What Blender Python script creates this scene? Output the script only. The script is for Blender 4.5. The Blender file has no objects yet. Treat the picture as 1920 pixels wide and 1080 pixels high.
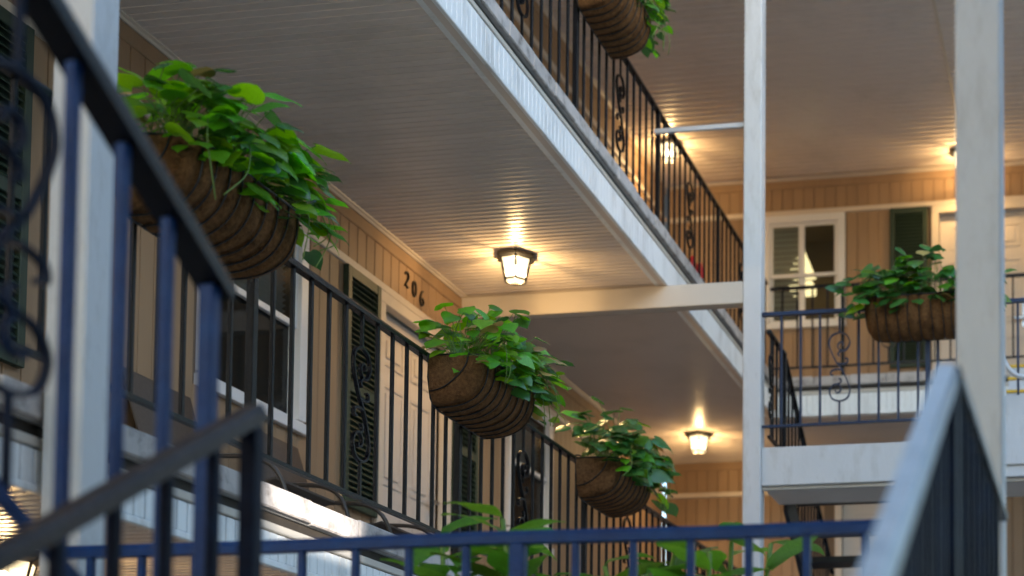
import bpy, math, random
from mathutils import Vector, Matrix, Quaternion
R = math.radians
random.seed(11)

# ------------------------------------------------------------------ camera, sky, sun, exposure
# world: the camera's eye is the origin, +Y runs along the left wing, ground at z = GZ
GZ = -1.61
scene = bpy.context.scene
col = scene.collection
cd = bpy.data.cameras.new('Camera')
cam = bpy.data.objects.new('Camera', cd); col.objects.link(cam)
cam.location = (0, 0, 0)
cam.rotation_euler = (R(90 + 3.2), 0, math.atan(479 / 2905.0))
cd.sensor_fit = 'HORIZONTAL'; cd.sensor_width = 36.0
cd.lens = 2900 / 1920 * 36.0
cd.shift_x = (960 - 1600) / 1920
cd.shift_y = (1390 - 540) / 1920
cd.clip_start = 0.05; cd.clip_end = 600
cd.dof.use_dof = True; cd.dof.focus_distance = 6.5
cd.dof.aperture_fstop = 2.0; cd.dof.aperture_blades = 0
scene.camera = cam

SUN_EL, SUN_AZ = R(9), R(132)            # low sun behind the wing on the right
w = bpy.data.worlds.new('World'); scene.world = w; w.use_nodes = True
nt = w.node_tree
bg = nt.nodes['Background']
sky = nt.nodes.new('ShaderNodeTexSky'); sky.sky_type = 'NISHITA'; sky.sun_disc = False
sky.sun_elevation = SUN_EL; sky.sun_rotation = SUN_AZ
sky.air_density = 1.0; sky.dust_density = 0.8; sky.ozone_density = 1.7
nt.links.new(sky.outputs[0], bg.inputs[0]); bg.inputs[1].default_value = 0.15
sl = bpy.data.lights.new('Sun', 'SUN'); sl.energy = 2.2; sl.angle = R(0.5); sl.color = (1, .93, .84)
so = bpy.data.objects.new('Sun', sl); col.objects.link(so)
sd = Vector((math.cos(SUN_EL) * math.sin(SUN_AZ), math.cos(SUN_EL) * math.cos(SUN_AZ), math.sin(SUN_EL)))
so.rotation_euler = (-sd).to_track_quat('-Z', 'Y').to_euler(); so.location = (8, 4, 14)
vs = scene.view_settings
vs.view_transform = 'Standard'; vs.look = 'None'; vs.gamma = 1.0; vs.exposure = 2.75

# ------------------------------------------------------------------ materials
def mat(name, color, rough=.6, spec=.5, var=0.0, scale=8.0, bump=0.0, bscale=60.0, rnd=0.0, metal=0.0, coat=0.0, dirt=None, dscale=2.5, damt=.5, stretch=(1, 1, 1)):
    m = bpy.data.materials.new(name); m.use_nodes = True
    t = m.node_tree; n = t.nodes; b = n['Principled BSDF']
    b.inputs['Roughness'].default_value = rough
    b.inputs['Specular IOR Level'].default_value = spec
    b.inputs['Metallic'].default_value = metal
    b.inputs['Coat Weight'].default_value = coat
    b.inputs['Coat Roughness'].default_value = .2
    geo = n.new('ShaderNodeNewGeometry')
    mp = n.new('ShaderNodeMapping'); mp.inputs['Scale'].default_value = stretch
    t.links.new(geo.outputs['Position'], mp.inputs['Vector'])
    cur = None
    def mix(a, bcol, fac, mode='MIX'):
        x = n.new('ShaderNodeMix'); x.data_type = 'RGBA'; x.blend_type = mode
        if isinstance(fac, float): x.inputs['Factor'].default_value = fac
        else: t.links.new(fac, x.inputs['Factor'])
        if isinstance(a, tuple): x.inputs['A'].default_value = (*a, 1)
        else: t.links.new(a, x.inputs['A'])
        if isinstance(bcol, tuple): x.inputs['B'].default_value = (*bcol, 1)
        else: t.links.new(bcol, x.inputs['B'])
        return x.outputs['Result']
    cur = tuple(color)
    if var > 0:
        no = n.new('ShaderNodeTexNoise'); no.inputs['Scale'].default_value = scale; no.inputs['Detail'].default_value = 5
        t.links.new(mp.outputs[0], no.inputs['Vector'])
        lo = tuple(c * (1 - var) for c in color); hi = tuple(min(1, c * (1 + var)) for c in color)
        cur = mix(lo, hi, no.outputs['Fac'])
    if dirt:
        no = n.new('ShaderNodeTexNoise'); no.inputs['Scale'].default_value = dscale; no.inputs['Detail'].default_value = 8; no.inputs['Roughness'].default_value = .7
        t.links.new(mp.outputs[0], no.inputs['Vector'])
        rp = n.new('ShaderNodeMapRange'); rp.inputs[1].default_value = .5; rp.inputs[2].default_value = .72; rp.inputs[3].default_value = 0; rp.inputs[4].default_value = damt
        t.links.new(no.outputs['Fac'], rp.inputs[0])
        cur = mix(cur, tuple(dirt), rp.outputs[0])
    if rnd > 0:
        oi = n.new('ShaderNodeObjectInfo')
        rp = n.new('ShaderNodeMapRange'); rp.inputs[3].default_value = 1 - rnd; rp.inputs[4].default_value = 1 + rnd
        t.links.new(oi.outputs['Random'], rp.inputs[0])
        hs = n.new('ShaderNodeHueSaturation'); t.links.new(rp.outputs[0], hs.inputs['Value'])
        if isinstance(cur, tuple): hs.inputs['Color'].default_value = (*cur, 1)
        else: t.links.new(cur, hs.inputs['Color'])
        cur = hs.outputs[0]
    if isinstance(cur, tuple): b.inputs['Base Color'].default_value = (*cur, 1)
    else: t.links.new(cur, b.inputs['Base Color'])
    if bump > 0:
        no = n.new('ShaderNodeTexNoise'); no.inputs['Scale'].default_value = bscale; no.inputs['Detail'].default_value = 6
        t.links.new(mp.outputs[0], no.inputs['Vector'])
        bp = n.new('ShaderNodeBump'); bp.inputs['Strength'].default_value = bump; bp.inputs['Distance'].default_value = .01
        t.links.new(no.outputs['Fac'], bp.inputs['Height']); t.links.new(bp.outputs[0], b.inputs['Normal'])
    return m

def emit(name, color, strength, clear=0.0):
    m = bpy.data.materials.new(name); m.use_nodes = True
    t = m.node_tree; n = t.nodes; n.remove(n['Principled BSDF'])
    e = n.new('ShaderNodeEmission'); e.inputs[0].default_value = (*color, 1); e.inputs[1].default_value = strength
    out = n['Material Output']
    if clear > 0:
        tr = n.new('ShaderNodeBsdfTransparent'); ms = n.new('ShaderNodeMixShader'); ms.inputs[0].default_value = 1 - clear
        t.links.new(tr.outputs[0], ms.inputs[1]); t.links.new(e.outputs[0], ms.inputs[2]); t.links.new(ms.outputs[0], out.inputs[0])
    else: t.links.new(e.outputs[0], out.inputs[0])
    return m

def glass_mat(name, tint=(.8, .85, .85), trans=.75):
    m = bpy.data.materials.new(name); m.use_nodes = True
    t = m.node_tree; n = t.nodes; b = n['Principled BSDF']
    b.inputs['Base Color'].default_value = (.02, .025, .025, 1); b.inputs['Roughness'].default_value = .04
    tr = n.new('ShaderNodeBsdfTransparent'); tr.inputs[0].default_value = (*tint, 1)
    ms = n.new('ShaderNodeMixShader'); ms.inputs[0].default_value = trans
    t.links.new(b.outputs[0], ms.inputs[1]); t.links.new(tr.outputs[0], ms.inputs[2]); t.links.new(ms.outputs[0], n['Material Output'].inputs[0])
    return m

def leaf_mat(name, color, hue=.03, val=.35, trans=.35, rough=.2):
    m = bpy.data.materials.new(name); m.use_nodes = True
    t = m.node_tree; n = t.nodes; b = n['Principled BSDF']
    oi = n.new('ShaderNodeObjectInfo')
    hs = n.new('ShaderNodeHueSaturation'); hs.inputs['Color'].default_value = (*color, 1)
    a = n.new('ShaderNodeMapRange'); a.inputs[3].default_value = .5 - hue; a.inputs[4].default_value = .5 + hue * .5
    v = n.new('ShaderNodeMapRange'); v.inputs[3].default_value = 1 - val; v.inputs[4].default_value = 1 + val
    mm = n.new('ShaderNodeMath'); mm.operation = 'MULTIPLY'; mm.inputs[1].default_value = 7.31
    fr = n.new('ShaderNodeMath'); fr.operation = 'FRACT'
    t.links.new(oi.outputs['Random'], a.inputs[0]); t.links.new(oi.outputs['Random'], mm.inputs[0]); t.links.new(mm.outputs[0], fr.inputs[0]); t.links.new(fr.outputs[0], v.inputs[0])
    t.links.new(a.outputs[0], hs.inputs['Hue']); t.links.new(v.outputs[0], hs.inputs['Value'])
    tc = n.new('ShaderNodeTexCoord'); no = n.new('ShaderNodeTexNoise'); no.inputs['Scale'].default_value = 35; no.inputs['Detail'].default_value = 4
    t.links.new(tc.outputs['Object'], no.inputs['Vector'])
    mx = n.new('ShaderNodeMix'); mx.data_type = 'RGBA'; mx.blend_type = 'MULTIPLY'
    rr = n.new('ShaderNodeMapRange'); rr.inputs[1].default_value = .3; rr.inputs[2].default_value = .7; rr.inputs[3].default_value = .72; rr.inputs[4].default_value = 1.15
    t.links.new(no.outputs['Fac'], rr.inputs[0]); mx.inputs['Factor'].default_value = 1
    t.links.new(hs.outputs[0], mx.inputs['A']); t.links.new(rr.outputs[0], mx.inputs['B'])
    t.links.new(mx.outputs['Result'], b.inputs['Base Color'])
    b.inputs['Roughness'].default_value = rough; b.inputs['Specular IOR Level'].default_value = .8
    bp = n.new('ShaderNodeBump'); bp.inputs['Strength'].default_value = .25; bp.inputs['Distance'].default_value = .004
    t.links.new(no.outputs['Fac'], bp.inputs['Height']); t.links.new(bp.outputs[0], b.inputs['Normal'])
    tl = n.new('ShaderNodeBsdfTranslucent')
    h2 = n.new('ShaderNodeHueSaturation'); h2.inputs['Hue'].default_value = .475; h2.inputs['Saturation'].default_value = 1.1; h2.inputs['Value'].default_value = 1.9
    t.links.new(mx.outputs['Result'], h2.inputs['Color']); t.links.new(h2.outputs[0], tl.inputs[0])
    ms = n.new('ShaderNodeMixShader'); ms.inputs[0].default_value = trans
    t.links.new(b.outputs[0], ms.inputs[1]); t.links.new(tl.outputs[0], ms.inputs[2]); t.links.new(ms.outputs[0], n['Material Output'].inputs[0])
    return m

M = dict(
    post=mat('white_post_paint', (.60, .60, .605), .5, .4, .10, 9, .2, 120, dirt=(.30, .275, .24), dscale=9, damt=.5, stretch=(1, 1, .3)),
    fascia=mat('white_fascia_vinyl', (.86, .86, .85), .4, .45, .05, 6, dirt=(.42, .40, .37), dscale=7, damt=.6, stretch=(1, 1, .25)),
    beam=mat('cream_beam_paint', (.55, .49, .42), .5, .4, .05, 5, .08, 90, dirt=(.45, .42, .38), dscale=4, damt=.3),
    ceil=mat('pale_soffit_board', (.71, .62, .55), .32, .5, .10, 1.3, .02, 40, rnd=.04, dirt=(.48, .43, .37), dscale=1.1, damt=.5),
    wall=mat('tan_painted_board', (.325, .208, .118), .55, .35, .10, 5, .08, 70, rnd=.05, stretch=(1, 1, .15), dirt=(.22, .135, .075), dscale=3, damt=.5),
    groove=mat('dark_tan_backing', (.17, .12, .08), .8, .2),
    trim=mat('cream_trim_paint', (.62, .53, .43), .45, .4, .05, 7, .05, 80),
    winframe=mat('white_window_paint', (.74, .72, .71), .4, .45, .04, 9),
    door=mat('off_white_door_paint', (.58, .51, .45), .4, .45, .03, 4),
    green=mat('dark_green_shutter_paint', (.022, .04, .024), .5, .4, .2, 20, rnd=.1),
    stone=mat('weathered_coping_stone', (.50, .45, .42), .75, .3, .22, 14, .5, 45, rnd=.09, dirt=(.10, .085, .075), dscale=9, damt=.85),
    gap=mat('dark_flashing', (.035, .028, .022), .7, .3, .4, 20),
    iron=mat('black_iron_paint', (.003, .0035, .006), .25, .24, .5, 40, .3, 150, dirt=(.010, .010, .013), dscale=22, damt=.5),
    irond=mat('painted_sky_sheen_iron', (.004, .034, .14), .32, .22, .4, 30, .4, 120, dirt=(.006, .055, .19), dscale=9, damt=.8),  # blue sky reflected in black iron, put into base colour and brighter patches
    ironb=mat('faint_painted_sheen_iron', (.012, .026, .068), .32, .3, .4, 30, .4, 120, dirt=(.03, .04, .06), dscale=18, damt=.5),  # black iron again, with a weaker sky reflection mixed into its colour
    irons=mat('shaded_painted_sheen_iron', (.003, .007, .022), .45, .1, .5, 30, .3, 120, dirt=(.004, .022, .075), dscale=5, damt=.7),  # darker copy for iron in shade, blue sheen streaks painted in
    rust=mat('worn_brown_handrail', (.045, .030, .026), .5, .3, .5, 18, .3, 70, dirt=(.10, .075, .068), dscale=12, damt=.5),
    palecap=mat('pale_worn_rail_cap', (.36, .39, .44), .3, .5, .35, 9, .3, 30, coat=.2, dirt=(.10, .12, .15), dscale=9, damt=.8),
    wire=mat('black_basket_wire', (.010, .010, .011), .4, .5),
    coco=mat('brown_coco_liner', (.215, .105, .042), .95, .1, .75, 75, 1.0, 190, dirt=(.055, .027, .013), dscale=11, damt=.9),
    soil=mat('dark_potting_soil', (.03, .02, .013), .95, .1, .5, 60, .8, 90),
    stem=mat('green_stem', (.16, .26, .05), .5, .4),
    leaf=leaf_mat('pothos_leaf', (.125, .385, .034), hue=.04, val=.42, trans=.42),
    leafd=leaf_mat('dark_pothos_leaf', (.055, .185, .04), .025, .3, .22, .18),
    leafy=leaf_mat('yellowed_pothos_leaf', (.42, .30, .09), .02, .4, .3, .4),
    lance=leaf_mat('lance_leaf', (.085, .24, .03), .03, .4, .4, .3),
    black=mat('black_lantern_metal', (.012, .011, .010), .45, .5),
    bulb=emit('lit_lamp_bulb', (1, .78, .46), 10),
    pane=emit('lit_seeded_glass', (1, .78, .45), .75, .55),
    glass=glass_mat('window_glass'),
    screen=glass_mat('dark_insect_screen', (.35, .35, .35), .55),
    room=mat('dim_room_wall', (.24, .19, .13), .9, .1),
    blind=mat('cream_blind_slat', (.85, .82, .79), .5, .3),
    shade=emit('lit_lamp_shade', (1, .74, .36), .6),
    metal=mat('brushed_door_metal', (.55, .55, .56), .25, .5, metal=1.0),
    sling=mat('brown_chair_sling', (.10, .078, .065), .8, .2, .2, 60),
    chair=mat('bronze_chair_tube', (.07, .05, .038), .35, .5),
    concrete=mat('grey_concrete', (.46, .44, .41), .85, .2, .2, 3, .2, 30),
    stair=mat('dark_stair_steel', (.018, .02, .026), .5, .4, .3, 10),
    red=mat('red_plastic_cap', (.5, .012, .010), .4, .5),
    white=mat('white_plastic', (.75, .72, .70), .4, .5),
    yellow=mat('yellow_safety_stripe', (.75, .45, .02), .5, .4),
    stucco=mat('pale_stucco', (.55, .53, .50), .85, .2, .08, 2),
    rod=mat('galvanised_rod', (.55, .55, .56), .4, .5, .1, 20),
)

# ------------------------------------------------------------------ helpers
class MB:
    def __init__(s): s.v = []; s.f = []; s.sm = []
    def box(s, x0, x1, y0, y1, z0, z1):
        k = len(s.v)
        s.v += [(x, y, z) for z in (z0, z1) for y in (y0, y1) for x in (x0, x1)]
        for q in ((0, 2, 3, 1), (4, 5, 7, 6), (0, 1, 5, 4), (2, 6, 7, 3), (0, 4, 6, 2), (1, 3, 7, 5)): s.f.append(tuple(k + i for i in q)); s.sm.append(False)
        return s
    def bbox(s, x0, x1, y0, y1, z0, z1, c=.004):
        """box with chamfered vertical, long and end edges"""
        k = len(s.v)
        P = []
        for z, i in ((z0, c), (z0 + c, 0), (z1 - c, 0), (z1, c)):
            a, b, d, e = x0 + i, x1 - i, y0 + i, y1 - i
            P.append([(a + c, d, z), (b - c, d, z), (b, d + c, z), (b, e - c, z), (b - c, e, z), (a + c, e, z), (a, e - c, z), (a, d + c, z)])
        for r in P: s.v += r
        for r in range(3):
            for i in range(8):
                s.f.append((k + r * 8 + i, k + r * 8 + (i + 1) % 8, k + r * 8 + 8 + (i + 1) % 8, k + r * 8 + 8 + i)); s.sm.append(False)
        s.f.append(tuple(k + 7 - i for i in range(8))); s.sm.append(False)
        s.f.append(tuple(k + 24 + i for i in range(8))); s.sm.append(False)
        return s
    def prism(s, prof, axis, a0, a1):
        """closed profile (list of 2D) extruded along axis: X -> prof is (y,z); Y -> (x,z); Z -> (x,y)"""
        k = len(s.v); n = len(prof)
        for a in (a0, a1):
            for p, q in prof:
                s.v.append((a, p, q) if axis == 'X' else (p, a, q) if axis == 'Y' else (p, q, a))
        for i in range(n): s.f.append((k + i, k + (i + 1) % n, k + n + (i + 1) % n, k + n + i)); s.sm.append(False)
        s.f.append(tuple(k + n - 1 - i for i in range(n))); s.f.append(tuple(k + n + i for i in range(n))); s.sm += [False, False]
        return s
    def sweep(s, pts, prof, up=(0, 0, 1), smooth=True, cap=True):
        """sweep a closed 2D profile (side, up) along a polyline"""
        pts = [Vector(p) for p in pts]; n = len(prof); k = len(s.v); up0 = Vector(up)
        for i, p in enumerate(pts):
            d = (pts[min(i + 1, len(pts) - 1)] - pts[max(i - 1, 0)])
            if d.length < 1e-9: d = Vector((0, 1, 0))
            d.normalize(); sd_ = d.cross(up0)
            if sd_.length < 1e-4: sd_ = d.cross(Vector((1, 0, 0)))
            sd_.normalize(); u = sd_.cross(d)
            for a, b in prof: s.v.append(tuple(p + sd_ * a + u * b))
        for r in range(len(pts) - 1):
            for i in range(n):
                s.f.append((k + r * n + i, k + r * n + (i + 1) % n, k + (r + 1) * n + (i + 1) % n, k + (r + 1) * n + i)); s.sm.append(smooth)
        if cap:
            s.f.append(tuple(k + n - 1 - i for i in range(n))); s.sm.append(False)
            s.f.append(tuple(k + (len(pts) - 1) * n + i for i in range(n))); s.sm.append(False)
        return s
    def tube(s, pts, r, n=6, up=(0, 0, 1)):
        return s.sweep(pts, [(r * math.cos(2 * math.pi * i / n), r * math.sin(2 * math.pi * i / n)) for i in range(n)], up)
    def grid(s, rows, smooth=True):
        k = len(s.v); m = len(rows[0])
        for r in rows: s.v += [tuple(p) for p in r]
        for i in range(len(rows) - 1):
            for j in range(m - 1):
                s.f.append((k + i * m + j, k + i * m + j + 1, k + (i + 1) * m + j + 1, k + (i + 1) * m + j)); s.sm.append(smooth)
        return s
    def mesh(s, name, m):
        me = bpy.data.meshes.new(name); me.from_pydata(s.v, [], s.f); me.update()
        me.polygons.foreach_set('use_smooth', s.sm)
        me.materials.append(m if not isinstance(m, str) else M[m])
        return me

def tag(o, label=None, cat=None, group=None, kind=None):
    if label: o['label'] = label
    if cat: o['category'] = cat
    if group: o['group'] = group
    if kind: o['kind'] = kind
    return o
WORLD = {}
def thing(name, loc, label, cat, group=None, rz=0, kind=None):
    o = bpy.data.objects.new(name, None); col.objects.link(o); o.empty_display_size = .1
    o.location = loc; o.rotation_euler = (0, 0, rz)
    WORLD[o.name] = Vector(loc)
    return tag(o, label, cat, group, kind)
def put(name, me, parent=None, loc=(0, 0, 0), rot=None, sc=None, local=False):
    """link a mesh as an object; loc is in world metres unless local"""
    o = bpy.data.objects.new(name, me); col.objects.link(o)
    l = Vector(loc)
    if parent is not None:
        o.parent = parent
        o.location = l if local else l - WORLD[parent.name]
    else: o.location = l
    WORLD[o.name] = l
    if rot is not None:
        if isinstance(rot, Quaternion): o.rotation_mode = 'QUATERNION'; o.rotation_quaternion = rot
        else: o.rotation_euler = rot
    if sc is not None: o.scale = sc if not isinstance(sc, (int, float)) else (sc, sc, sc)
    return o
def part(name, mb, m, parent=None, local=False): return put(name, mb.mesh(name, m), parent, local=local)
def struct(name, mb, m): return tag(part(name, mb, m), kind='structure')
def smooth_path(P, k=5):
    P = [Vector(p) for p in P]; out = []
    for i in range(len(P) - 1):
        a = P[max(i - 1, 0)]; b = P[i]; c = P[i + 1]; d = P[min(i + 2, len(P) - 1)]
        for j in range(k):
            t = j / k
            out.append(.5 * ((2 * b) + (c - a) * t + (2 * a - 5 * b + 4 * c - d) * t * t + (3 * b - a - 3 * c + d) * t ** 3))
    out.append(P[-1]); return out

# ------------------------------------------------------------------ levels of the building
S2, C2, S3, C3 = 1.20, 3.65, 3.99, 6.46      # gallery floors and ceilings above the eye
C1 = .915
EDGE, RAILX, WALLX = -2.88, -3.0, -4.37      # left wing: slab edge, railing line, room wall
BEDGE, BWALL = 13.25, 14.8                   # cross wing: slab edge and wall
GRID = .055

gm = MB(); gm.box(-150, 150, -150, 150, GZ - .3, GZ)
struct('ground', gm, 'concrete')

# ------------------------------------------------------------------ wall of boards
def cut(z0, z1, holes):
    segs = [(z0, z1)]
    for a, b in holes:
        nx = []
        for p, q in segs:
            if b <= p or a >= q: nx.append((p, q))
            else:
                if a > p: nx.append((p, a))
                if b < q: nx.append((b, q))
        segs = nx
    return [(p, q) for p, q in segs if q - p > .01]
_board = {}
def board_mesh(axis, wd, h, m):
    key = (axis, round(wd, 3), round(h, 3), m)
    if key not in _board:
        mb = MB()
        if axis == 'Y': mb.bbox(0, .014, 0, wd, 0, h, .0035)      # on a wall facing +X
        else: mb.bbox(0, wd, -.014, 0, 0, h, .0035)               # on a wall facing -Y
        _board[key] = mb.mesh('board', m)
    return _board[key]
def board_wall(parent, axis, plane, a0, a1, zr, holes, pitch=.108, joined=False, name='wall'):
    """backing + boards. axis 'Y': wall in plane x=plane facing +X, runs along y; 'X': plane y facing -Y"""
    mb = MB()
    def slab(p0, p1, z0, z1):
        if axis == 'Y': mb.box(plane - .1, plane, p0, p1, z0, z1)
        else: mb.box(p0, p1, plane, plane + .1, z0, z1)
    cuts = sorted({a0, a1, *[h[0] for h in holes], *[h[1] for h in holes]})
    cuts = [c for c in cuts if a0 <= c <= a1]
    for p, q in zip(cuts[:-1], cuts[1:]):
        hs = [(h[2], h[3]) for h in holes if h[0] < q - 1e-6 and h[1] > p + 1e-6]
        for z0, z1 in cut(zr[0], zr[-1], hs): slab(p, q, z0, z1)
    wall = part(name, mb, 'groove', parent)
    gap = .005; jm = MB()
    n = int((a1 - a0) / pitch)
    for i in range(n):
        p = a0 + i * pitch; q = p + pitch - gap
        hs = [(h[2], h[3]) for h in holes if h[0] < q and h[1] > p]
        for za, zb in zip(zr[:-1], zr[1:]):
            for z0, z1 in cut(za, zb, hs):
                if joined:
                    if axis == 'Y': jm.box(plane, plane + .014, p, q, z0, z1)
                    else: jm.box(p, q, plane - .014, plane, z0, z1)
                else:
                    loc = (plane, p, z0) if axis == 'Y' else (p, plane, z0)
                    put('board', board_mesh(axis, q - p, z1 - z0, 'wall'), wall, loc)
    if joined: tag(part('boarding', jm, 'wall', wall), kind='stuff')
    return wall

def crown(parent, axis, plane, a0, a1, zc):
    """flat frieze band and a small crown under the ceiling"""
    mb = MB()
    def bx(d, z0, z1):
        if axis == 'Y': mb.bbox(plane, plane + d, a0, a1, z0, z1, .004)
        else: mb.bbox(a0, a1, plane - d, plane, z0, z1, .004)
    bx(.024, zc - .10, zc - .022)
    part('frieze_band', mb, 'wall', parent)
    mb = MB(); prof = [(0, -.021), (.03, -.021), (.038, -.012), (.052, -.008), (.055, -.001), (0, -.001)]
    if axis == 'Y': mb.prism([(plane + a, zc + b) for a, b in prof], 'Y', a0, a1)
    else: mb.prism([(plane - a, zc + b) for a, b in prof][::-1], 'X', a0, a1)
    part('crown_moulding', mb, 'trim', parent)
def trim_strip(parent, axis, plane, a0, a1, z, h=.05):
    mb = MB()
    if axis == 'Y': mb.bbox(plane, plane + .03, a0, a1, z - h / 2, z + h / 2, .005)
    else: mb.bbox(a0, a1, plane - .03, plane, z - h / 2, z + h / 2, .005)
    part('trim_strip', mb, 'trim', parent)

def fr(axis, plane):
    """box maker in wall coordinates: along a, depth d outward from the wall face, height z"""
    def f(mb, a0, a1, d0, d1, z0, z1, c=.003):
        if axis == 'Y': mb.bbox(plane + d0, plane + d1, a0, a1, z0, z1, c)
        else: mb.bbox(a0, a1, plane - d1, plane - d0, z0, z1, c)
        return mb
    return f
def window(parent, axis, plane, a0, a1, z0, z1, zm, blinds=True, mullion=None, dark_lower=True):
    f = fr(axis, plane); c = .075
    mb = MB()
    f(mb, a0, a0 + c, -.02, .032, z0 + c, z1 - c); f(mb, a1 - c, a1, -.02, .032, z0 + c, z1 - c)
    f(mb, a0, a1, -.02, .032, z1 - c, z1); f(mb, a0 - .01, a1 + .01, -.02, .045, z0, z0 + c * .8)
    win = part('window', mb, 'winframe', parent)
    i0, i1 = a0 + c, a1 - c
    def sash(zl, zh, d):
        mb = MB(); s = .035
        f(mb, i0, i0 + s, d - .02, d, zl + s, zh - s); f(mb, i1 - s, i1, d - .02, d, zl + s, zh - s)
        f(mb, i0, i1, d - .02, d, zl, zl + s); f(mb, i0, i1, d - .02, d, zh - s, zh)
        if mullion: f(mb, mullion - .03, mullion + .03, d - .019, d - .001, zl + s, zh - s)
        part('sash', mb, 'winframe', win)
        mb = MB(); f(mb, i0 + s, i1 - s, d - .013, d - .009, zl + s, zh - s, .0005)
        return mb
    part('pane', sash(zm - .02, z1 - c, .012), 'glass', win)
    part('pane', sash(z0 + c * .8, zm + .02, -.012), 'screen' if dark_lower else 'glass', win)
    # dim room behind the glass
    mb = MB(); dep = 1.3; o = .25; t = .02
    def g(p0, p1, q0, q1, zl, zh):
        if axis == 'Y': mb.box(plane + p0, plane + p1, q0, q1, zl, zh)
        else: mb.box(q0, q1, plane - p1, plane - p0, zl, zh)
    g(-dep, -dep + t, a0 - o, a1 + o, z0 - o, z1 + o)
    g(-dep + t, -.105, a0 - o, a0 - o + t, z0 - o, z1 + o); g(-dep + t, -.105, a1 + o - t, a1 + o, z0 - o, z1 + o)
    g(-dep + t, -.105, a0 - o + t, a1 + o - t, z1 + o - t, z1 + o); g(-dep + t, -.105, a0 - o + t, a1 + o - t, z0 - o, z0 - o + t)
    part('room_interior', mb, 'room', win)
    if blinds:
        lim = mullion if (mullion and blinds == 'half') else i1
        mbs = MB(); f(mbs, 0, lim - i0 - .01, 0, .02, 0, .003, .0008) if axis == 'Y' else None
        sl_ = MB(); ang = R(35) if axis == 'Y' else R(33)
        L = lim - i0 - .01; wv = .034 if axis == 'Y' else .052
        if axis == 'Y': sl_.v = []; 
        pts = [(-wv / 2 * math.cos(ang), -wv / 2 * math.sin(ang)), (wv / 2 * math.cos(ang), wv / 2 * math.sin(ang))]
        th = .0015
        prof = [(pts[0][0], pts[0][1] - th), (pts[1][0], pts[1][1] - th), (pts[1][0], pts[1][1] + th), (pts[0][0], pts[0][1] + th)]
        if axis == 'Y': sl_.prism(prof, 'Y', 0, L)
        else: sl_.prism([(-p, q) for p, q in prof][::-1], 'X', 0, L)
        me = sl_.mesh('slat', 'blind')
        z = z1 - c - .03
        while z > z0 + .08:
            put('slat', me, win, (plane - .075, i0 + .005, z) if axis == 'Y' else (i0 + .005, plane + .055, z)); z -= .032 if axis == 'Y' else .055
    return win
def shutter(parent, axis, plane, a0, a1, z0, z1, pitch=.034):
    f = fr(axis, plane); s = .045; mb = MB()
    f(mb, a0, a0 + s, .014, .05, z0, z1); f(mb, a1 - s, a1, .014, .05, z0, z1)
    zmid = (z0 + z1) / 2
    for p, q in ((z0, z0 + .07), (zmid - .03, zmid + .03), (z1 - .06, z1)): f(mb, a0 + s, a1 - s, .016, .048, p, q)
    f(mb, a0 + s * .5, a1 - s * .5, .0145, .019, z0 + .01, z1 - .01)
    sh = part('shutter', mb, 'green', parent)
    L = a1 - a0 - 2 * s; mb = MB()
    prof = [(.020, .012), (.044, -.012), (.047, -.008), (.023, .016)]
    if axis == 'Y': mb.prism([(p, q) for p, q in prof], 'Y', 0, L)
    else: mb.prism([(-p, q) for p, q in prof][::-1], 'X', 0, L)
    me = mb.mesh('louver', 'green')
    for za, zb in ((z0 + .085, zmid - .045), (zmid + .045, z1 - .075)):
        n = int((zb - za) / pitch)
        for i in range(n + 1):
            z = za + i * (zb - za) / n
            put('louver', me, sh, (plane, a0 + s, z) if axis == 'Y' else (a0 + s, plane, z))
    return sh
def door(parent, axis, plane, a0, a1, z0, z1, hinge_left=True):
    f = fr(axis, plane); c = .07; mb = MB()
    f(mb, a0, a0 + c, -.03, .034, z0, z1 - c); f(mb, a1 - c, a1, -.03, .034, z0, z1 - c); f(mb, a0, a1, -.03, .034, z1 - c, z1)
    part('door_casing', mb, 'trim', parent)
    i0, i1 = a0 + c, a1 - c; zt = z1 - c
    mb = MB(); d = -.045
    f(mb, i0 + .003, i1 - .003, d - .04, d, z0 + .01, zt - .004)
    dr = part('door', mb, 'door', parent)
    W = i1 - i0; st = .11; pw = (W - 3 * st) / 2
    rows = [(z0 + .22, z0 + .78), (z0 + .92, z0 + 1.55), (z0 + 1.67, zt - .12)]
    for k in range(2):
        p = i0 + st + k * (pw + st)
        for za, zb in rows:
            mb = MB()
            f(mb, p, p + pw, d, d + .005, za, za + .018, .002); f(mb, p, p + pw, d, d + .005, zb - .018, zb, .002)
            f(mb, p, p + .018, d, d + .005, za + .018, zb - .018, .002); f(mb, p + pw - .018, p + pw, d, d + .005, za + .018, zb - .018, .002)
            f(mb, p + .05, p + pw - .05, d, d + .007, za + .05, zb - .05, .004)
            part('door_panel', mb, 'door', dr)
    hx = i1 - .075
    mb = MB(); f(mb, hx - .022, hx + .022, d, d + .012, z0 + .86, z0 + 1.16, .004)
    f(mb, hx - .012, hx + .012, d + .012, d + .05, z0 + .93, z0 + .955, .003); f(mb, hx - .095, hx + .012, d + .042, d + .06, z0 + .93, z0 + .955, .005)
    part('door_handle', mb, 'metal', dr)
    mb = MB(); m_ = (i0 + i1) / 2; f(mb, m_ - .008, m_ + .008, d, d + .006, z0 + 1.47, z0 + 1.486, .004)
    part('peephole', mb, 'chair', dr)
    return dr

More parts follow.
